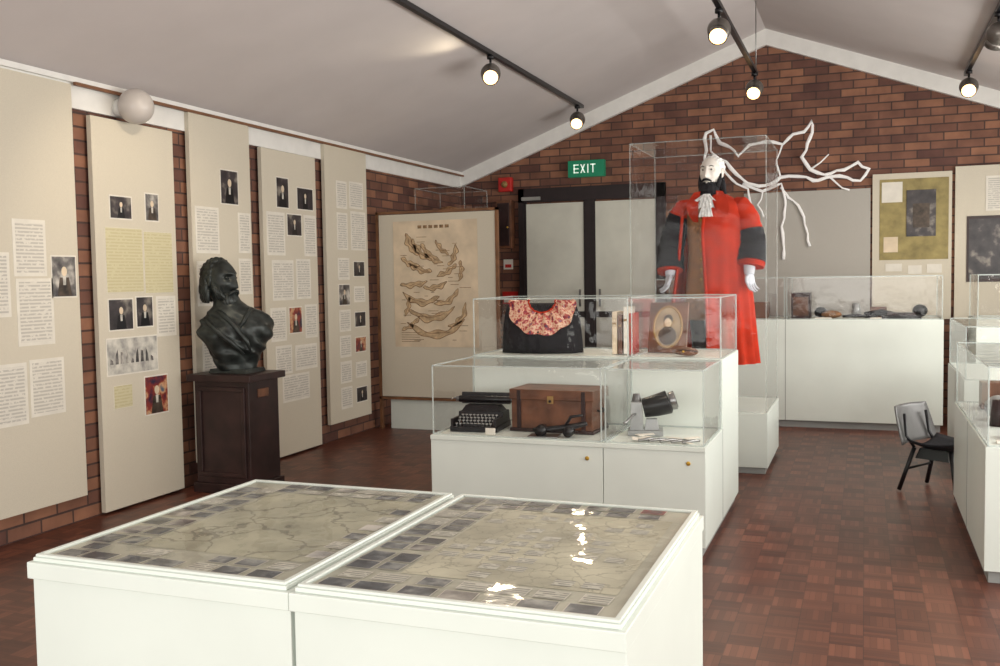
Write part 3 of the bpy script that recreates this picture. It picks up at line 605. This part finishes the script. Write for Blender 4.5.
# ------------------------------------------------------------ mannequin case
PX0,PX1,PY0,PY1,PZ=-1.71,-.67,7.33,8.3,.46
o=Ob('mannequin_showcase'); o.box(PX0+.02,PX1-.02,PY0+.02,PY1-.02,0,.05,'whited'); o.box(PX0,PX1,PY0,PY1,.05,PZ,'white'); o.glassbox(PX0+.012,PX1-.012,PY0+.012,PY1-.012,PZ,2.51,e=.004,em='edge2',mat='glass2'); o.build(.003)
def make_mannequin(PZ=.46):
    o=Ob('robed_mannequin'); S=1.1; BT=TR((-1.13,7.72,PZ+.002),math.radians(-4),S); o.T=BT
    for sx in (-1,1):
        o.tube([(sx*.09,0,.86),(sx*.092,-.005,.66),(sx*.093,-.008,.50),(sx*.093,.005,.36),(sx*.093,.012,.22),(sx*.093,.01,.09)],[.088,.076,.058,.056,.046,.036],'blackc',16)
        o.blob((sx*.098,-.045,.045),(.042,.115,.045),'black',nu=20,nv=12); o.box(sx*.098-.035,sx*.098+.035,.02,.06,0,.03,'black')
    o.loft([ell(0,0,z,rx,ry,40,a,11,0) for z,rx,ry,a in [(.62,.21,.15,.035),(.85,.19,.14,.02),(1.0,.175,.13,0),(1.12,.168,.125,0),(1.25,.178,.13,0),(1.37,.185,.125,0),(1.44,.165,.11,0),(1.49,.10,.08,0),(1.53,.06,.06,0)]],'brownc')
    for i in range(8): o.blob((-.05,-.128-.003*math.sin(i),.84+i*.07),(.009,.006,.009),'brass',nu=10,nv=6)
    o.tube([(0,0,1.48),(0,-.005,1.6)],[.056,.05],'wax',16)
    rs=[(.31,.325,.24,-66,4,.05),(.45,.31,.23,-64,3,.045),(.62,.295,.22,-62,2,.04),(.8,.278,.205,-60,0,.035),(.95,.262,.192,-58,-3,.028),(1.1,.25,.18,-57,-6,.02),(1.25,.243,.172,-55,-8,.012),(1.36,.240,.158,-53,-6,.006),(1.43,.222,.142,-50,0,.0),(1.48,.160,.115,-48,10,.0),(1.51,.105,.09,-46,20,0)]
    def edge(side):
        out=[]
        for z,rx,ry,l,h,am in rs:
            t=math.radians(h if side==0 else 360+l); wv=1+am*math.sin(17*t)+.01; out.append((rx*wv*math.sin(t),.01-ry*wv*math.cos(t),z))
        return out
    rings=[]
    for z,rx,ry,l,h,am in rs: rings.append(ell(0,.01,z,rx,ry,110,am,17,0,math.radians(h),math.radians(360+l)))
    o.loft(rings,'red',closed=False,caps=False)
    for sd in (0,1): o.tube(edge(sd),.011,'red',8)
    for sx in (-1,1):
        o.loft([[(sx*(.055+.02*k/7),-.06-.10*(1-abs(k/7-.4)),1.53-.26*k/7),(sx*(.10+.05*math.sin(k/7*3.1)),-.055-.10*(1-abs(k/7-.4)),1.525-.22*k/7)] for k in range(8)],'red',closed=False,caps=False)
    def fold(pts,rads,mat,fl=.9,w=.03):
        n=26; P=[];Rr=[]
        for i in range(n+1):
            t=i/n*(len(pts)-1); k=min(int(t),len(pts)-2); f=t-k
            P.append(Vector(pts[k]).lerp(Vector(pts[k+1]),f)); Rr.append((rads[k]*(1-f)+rads[k+1]*f)*(1+w*math.sin(i*1.1)))
        o.tube(P,Rr,mat,20,flat=fl)
    fold([(.15,.0,1.45),(.20,.0,1.42),(.245,.0,1.34),(.27,-.005,1.24)],[.045,.075,.085,.088],'red')
    fold([(.268,-.004,1.25),(.29,-.02,1.15),(.288,-.07,1.02)],[.092,.096,.102],'blackc')
    fold([(.288,-.07,1.03),(.284,-.08,.995)],[.096,.094],'red')
    fold([(.28,-.075,1.03),(.278,-.095,.94)],[.045,.034],'glove',w=0)
    fold([(-.15,.0,1.45),(-.20,.0,1.42),(-.235,.0,1.36)],[.045,.072,.083],'red')
    fold([(-.230,.0,1.37),(-.25,.0,1.32),(-.275,-.005,1.24)],[.084,.088,.090],'blackc')
    fold([(-.272,-.004,1.25),(-.295,-.02,1.13),(-.29,-.07,.98)],[.09,.094,.10],'blackc')
    fold([(-.29,-.07,.99),(-.286,-.08,.965)],[.092,.09],'red')
    fold([(-.286,-.075,1.0),(-.284,-.095,.94)],[.045,.034],'glove',w=0)
    def hand(T,s,mat):
        o.T=BT@T
        o.blob((0,0,-.045),(.040,.018,.054),mat,nu=18,nv=12)
        for x,l,r in ((-.030,.060,.0088),(-.010,.078,.0095),(.011,.084,.0098),(.031,.072,.0093)):
            x*=s; z0=-.082
            o.tube([(x*.85,0,z0+.03),(x,-.002,z0),(x*1.08,-.010,z0-l*.42),(x*1.08,-.026,z0-l*.72),(x*1.04,-.044,z0-l*.88)],[r,r,r*.95,r*.86,r*.6],mat,10)
        o.tube([(s*.020,-.004,-.025),(s*.045,-.012,-.050),(s*.056,-.022,-.078),(s*.054,-.034,-.100)],[.014,.012,.0105,.007],mat,10)
        o.T=BT
    hand(TR((.278,-.095,.955),math.radians(50),.95,math.radians(-12)),-1,'glove')
    hand(TR((-.286,-.095,.955),math.radians(-50),.95,math.radians(-12)),1,'glove')
    for L0,(zt,zb,w) in enumerate([(1.51,1.41,.06),(1.46,1.35,.05),(1.50,1.46,.07)]):
        rows=[]
        for j in range(7):
            t=j/6; z=zt+(zb-zt)*t; ww=w*(.45+.65*t)
            rows.append([(-.012+ww*(k/20*2-1),-.135-.012*L0-.03*t+.014*math.sin(k*1.5+L0)*(.3+t)+.03*(k/10-1)**2*.6,z+.006*math.sin(k*1.5)*t) for k in range(21)])
        o.loft(rows,'lace',closed=False,caps=False)
    hT=BT@TR((0,-.012,1.665),math.radians(-8)); head(o,hT,'wax')
    o.T=hT
    def wig(p,n): return p*(1+.035*math.sin(math.atan2(n.x,n.z)*18))
    o.blob((0,.026,.036),(.085,.087,.090),'lace',.06,20,60,36,wig)
    def bfn2(p,n): return p*(1+.05*math.sin(math.atan2(n.x,-n.y)*13))
    o.blob((0,-.050,-.118),(.072,.054,.064),'blackc',.15,20,48,28,bfn2)
    o.tube([(-.036,-.096,-.066),(-.015,-.115,-.054),(0,-.118,-.053),(.015,-.115,-.054),(.036,-.096,-.066)],[.005,.009,.009,.009,.005],'blackc',8)
    for sx in (-1,1):
        o.tube([(sx*.074,-.02,-.01),(sx*.072,-.035,-.06),(sx*.06,-.05,-.11)],[.008,.016,.02],'blackc',8)
        o.blob((sx*.031,-.0885,.017),(.006,.004,.006),'black',nu=10,nv=8)
        o.tube([(sx*.014,-.096,.038),(sx*.032,-.097,.043),(sx*.050,-.084,.037)],[.002,.0035,.002],'blackc',6)
    for i in range(12):
        a=math.radians(110+i*140/11); o.tube([(.070*math.sin(a),.012-.074*math.cos(a),-.03),(.076*math.sin(a),.012-.082*math.cos(a),-.09),(.088*math.sin(a),.012-.09*math.cos(a),-.16)],[.014,.020,.014],'blackc',10)
    o.build()
make_mannequin(PZ)

# ------------------------------------------------------------ right cabinets, chair
def rcab(x0,x1,y0,y1,zd,zg):
    o=Ob('low_display_case'); o.box(x0+.02,x1,y0+.02,y1-.02,0,.06,'whited'); o.box(x0,x1,y0,y1,.06,zd,'white'); o.glassbox(x0+.012,x1-.012,y0+.012,y1-.012,zd,zg)
    o.box(x0-.002,x0+.002,(y0+y1)/2-.003,(y0+y1)/2+.003,.06,zd,'whited'); return o.build(.003)
rcab(.54,1.5,5.05,6.75,.66,1.04); rcab(.66,1.5,7.5,8.9,.72,1.1)
o=Ob('museum_relics'); zz=.663; o.blob((.95,5.6,zz+.06),(.18,.12,.055),'blackc',.3,6); o.box(.66,.95,5.25,5.4,zz,zz+.04,'dkwood'); o.tube([(.75,6.1,zz+.04),(.9,6.2,zz+.09),(1.1,6.3,zz+.04)],[.03,.045,.03],'black',10); o.box(.66,1.0,6.4,6.55,zz,zz+.16,'wood')
o.cyl((.68,5.75,zz),(.68,5.75,zz+.14),.05,'dkwood',.035); o.blob((.70,5.98,zz+.07),(.07,.07,.065),'silver',.1); o.box(.6,.72,5.14,5.2,zz,zz+.01,'paper'); o.build()
o=Ob('moulded_chair'); o.T=TR((.50,7.08,0),math.radians(58),1.06)
def gridsurf(fn,nu,nv,mat):
    o.loft([[fn(i/(nu-1),j/(nv-1)) for j in range(nv)] for i in range(nu)],mat,closed=False,caps=False)
gridsurf(lambda u,v:((v-.5)*.36,-.16+.30*u,.30+.05*(2*v-1)**2-.02*math.sin(u*3.1)),12,12,'blackc')
gridsurf(lambda u,v:((v-.5)*.42*(1-.12*u*u),.15+.07*u+.04*(1-(2*v-1)**2),.31+.24*u),12,12,'grey')
for sx in (-1,1):
    o.tube([(sx*.13,-.12,.29),(sx*.15,-.15,.15),(sx*.17,-.18,.01)],.014,'black',8); o.tube([(sx*.13,.12,.29),(sx*.15,.16,.15),(sx*.17,.2,.01)],.014,'black',8)
    o.tube([(sx*.13,.12,.29),(sx*.14,.17,.36),(sx*.13,.19,.5)],.010,'black',8)
o.cyl((-.15,-.15,.15),(.15,-.15,.15),.008,'black',n=8); o.cyl((-.15,.16,.15),(.15,.16,.15),.008,'black',n=8); o.box(-.12,.12,-.10,.12,.22,.285,'black',.02,.02)
ob=o.build(); so=ob.modifiers.new('s','SOLIDIFY'); so.thickness=.01

# ------------------------------------------------------------ front table cases
FY0,FY1=1.71,2.63
def tablecase(x0,x1,seed):
    rnd=random.Random(seed); o=Ob('flat_display_table')
    o.box(x0+.006,x1-.002,FY0+.012,FY1-.012,0,.80,'white')
    o.box(x0,x1,FY0,FY1,.80,.84,'white'); o.box(x0+.010,x1-.010,FY0+.010,FY1-.010,.84,.85,'white')
    a0,a1,b0,b1=x0+.032,x1-.028,FY0+.032,FY1-.028; z=.851
    o.quad([(a0,b0,z),(a1,b0,z),(a1,b1,z),(a0,b1,z)],'tbase')
    m=.15; z+=.0006
    c0,c1,d0,d1=a0+m,a1-.03,b0+m*.9,b1-m*.75
    o.quad([(c0,d0,z),(c1,d0,z),(c1,d1,z),(c0,d1,z)],'tmap2' if seed==2 else 'tmap1')
    z+=.0006
    if seed==2:   # columns of fine print and ruled sheets on the pale chart
        for i in range(7):
            for j in range(9):
                if rnd.random()<.55:
                    u=c0+.02+i*(c1-c0-.04)/7; v=d0+.02+j*(d1-d0-.04)/9; o.quad([(u,v,z),(u+.045,v,z),(u+.045,v+.04,z),(u,v+.04,z)],'textx')
    def ph(cx,cy,w,h,mt=None):
        mt=mt or rnd.choice(['tph','tph','tph','tph','ph2','textx'])
        r=rnd.uniform(-.05,.05); c_,s_=math.cos(r),math.sin(r)
        def q(w,h,zz,m_): o.quad([(cx+c_*u*w/2-s_*v*h/2,cy+s_*u*w/2+c_*v*h/2,zz) for u,v in ((-1,-1),(1,-1),(1,1),(-1,1))],m_)
        q(w,h,z+.0003,'paper'); q(w-.004,h-.004,z+.0007,mt)
    x=a0+.05
    while x<a1-.04:
        w=rnd.uniform(.07,.098); ph(x,b0+.032,w*.92,.052,'tph' if rnd.random()<.8 else None)
        if seed==2 or rnd.random()<.6: ph(x+.01,b0+.095,w*.8,.05,'tph' if rnd.random()<.5 else 'textx')
        x+=w+.008
    y=b0+.165
    while y<b1-.03:
        h=rnd.uniform(.05,.085); ph(a0+.04,y,.066,h*.9); ph(a0+.112,y+.005,.058,h*.8); y+=h+.006
    x=a0+.17
    while x<a1-.03:
        w=rnd.uniform(.055,.09); ph(x,b1-.03,w*.94,.048,'ph3' if (seed==2 and rnd.random()<.15) else None); ph(x,b1-.085,w*.8,.042,'tph' if rnd.random()<.7 else 'textx'); x+=w+.008
    y=b0+.2
    while seed==1 and y<b1-.15: ph(a1-.035,y,.05,.055,rnd.choice(['tph','textx','eng'])); y+=.085
    o.quad([(x0+.02,FY0+.02,.856),(x1-.02,FY0+.02,.856),(x1-.02,FY1-.02,.856),(x0+.02,FY1-.02,.856)],'sheet')
    o.box(x0+.014,x1-.014,FY0+.014,FY0+.028,.85,.857,'white'); o.box(x0+.014,x1-.014,FY1-.028,FY1-.014,.85,.857,'white')
    o.box(x0+.014,x0+.028,FY0+.028,FY1-.028,.85,.857,'white'); o.box(x1-.028,x1-.014,FY0+.028,FY1-.028,.85,.857,'white')
    o.build(.0025)
tablecase(-1.87,-1.141,1); tablecase(-1.140,-.41,2)

# ------------------------------------------------------------ tracks and spotlights
def track(x,y0,y1,zf,hang=False):
    o=Ob('lighting_track'); z=zf
    o.box(x-.02,x+.02,y0,y1,z-.035,z,'black')
    if hang:
        for y in (y0+.6,y0+3.0,y1-.02):
            o.cyl((x,y,z),(x,y,ZR-.375*abs(x-XR)-.004),.005,'metal',n=8)
    o.build()
zc=lambda x: ZR-.375*abs(x-XR)
track(-2.95,3.0,10.45,zc(-2.95)-.015); track(-1.0,3.0,9.75,3.46,True); track(.9,3.0,10.4,zc(.9)-.015)
def spot(x,y,zt,aim,power=60,lit=True):
    o=Ob('track_spotlight'); c=Vector((x,y,zt-.15)); d=(Vector(aim)-c).normalized()
    o.cyl((x,y,zt),(x,y,zt-.03),.03,'black'); o.cyl((x,y,zt-.03),(x,y,zt-.08),.010,'black')
    o.blob(c,(.085,.085,.085),'chrome',nu=20,nv=14)
    o.tube([c+d*.05,c+d*.10],[.066,.070],'chrome',20); o.tube([c+d*.1,c+d*.103],[.060,.060],'bulb' if lit else 'black',20)
    o.build()
    ld=bpy.data.lights.new('spot_beam','SPOT'); ld.energy=power; ld.spot_size=math.radians(75); ld.spot_blend=.8; ld.color=(1,.84,.62); ld.shadow_soft_size=.05
    lo=bpy.data.objects.new('spot_beam',ld); lo.location=c+d*.13; lo.rotation_euler=d.to_track_quat('-Z','Y').to_euler(); SC.collection.objects.link(lo)
t1=zc(-2.95)-.053
spot(-2.95,7.64,t1,(-1.6,4.0,1.0),60); spot(-2.95,10.25,t1,(-2.6,8.0,1.6),30)
spot(-1.0,7.2,3.42,(-.9,4.5,1.0),60); spot(-1.0,9.6,3.42,(-1.05,7.0,1.4),40)
spot(.9,10.1,zc(.9)-.053,(.6,7.0,1.4),40); spot(.9,7.95,zc(.9)-.053,(.3,9.9,1.2),45)
spot(-2.95,4.4,t1,(-4.6,5.3,1.4),60); spot(-1.0,4.2,3.42,(-1.6,5.6,.9),35)
ld=bpy.data.lights.new('ceiling_wash','SPOT'); ld.energy=18; ld.spot_size=math.radians(48); ld.spot_blend=1; ld.color=(1,.88,.62); ld.shadow_soft_size=.08
lo=bpy.data.objects.new('ceiling_wash',ld); lo.location=(-2.95,7.45,3.2); lo.rotation_euler=(Vector((-3.35,6.6,3.4))-lo.location).to_track_quat('-Z','Y').to_euler(); SC.collection.objects.link(lo)

# ------------------------------------------------------------ daylight and added fill
def area(name,loc,rot,sx,sy,e,col=(1,1,1)):
    ld=bpy.data.lights.new(name,'AREA'); ld.shape='RECTANGLE'; ld.size=sx; ld.size_y=sy; ld.energy=e; ld.color=col
    lo=bpy.data.objects.new(name,ld); lo.location=loc; lo.rotation_euler=rot; SC.collection.objects.link(lo)
area('fill_right',(XRW-.02,5.4,1.65),(0,math.radians(90),0),1.4,8.2,290,(1,.975,.91))  # added area lamp on the unseen right wall, fills left wall and ceiling
area('daylight_front',(-1.0,YF+.05,1.5),(math.radians(90),0,0),5.1,1.9,150,(1,.98,.92))
wd=bpy.data.worlds.new('World'); SC.world=wd; wd.use_nodes=True
wd.node_tree.nodes['Background'].inputs[0].default_value=(.95,.96,1,1); wd.node_tree.nodes['Background'].inputs[1].default_value=.6

# ------------------------------------------------------------ camera
yaw,pi,ro=math.radians(20.81),math.radians(3.29),math.radians(.92)
F=Vector((-math.sin(yaw)*math.cos(pi),math.cos(yaw)*math.cos(pi),-math.sin(pi))); R=Vector((math.cos(yaw),math.sin(yaw),0)); U=R.cross(F)
c,s=math.cos(ro),math.sin(ro); R2=R*c-U*s; U2=R*s+U*c
cd=bpy.data.cameras.new('camera'); cd.lens=961.3/1000*36; cd.sensor_width=36; cd.clip_start=.05
co=bpy.data.objects.new('camera',cd); m=Matrix((R2,U2,-F)).transposed().to_4x4(); m.translation=Vector((0,0,H)); co.matrix_world=m
SC.collection.objects.link(co); SC.camera=co
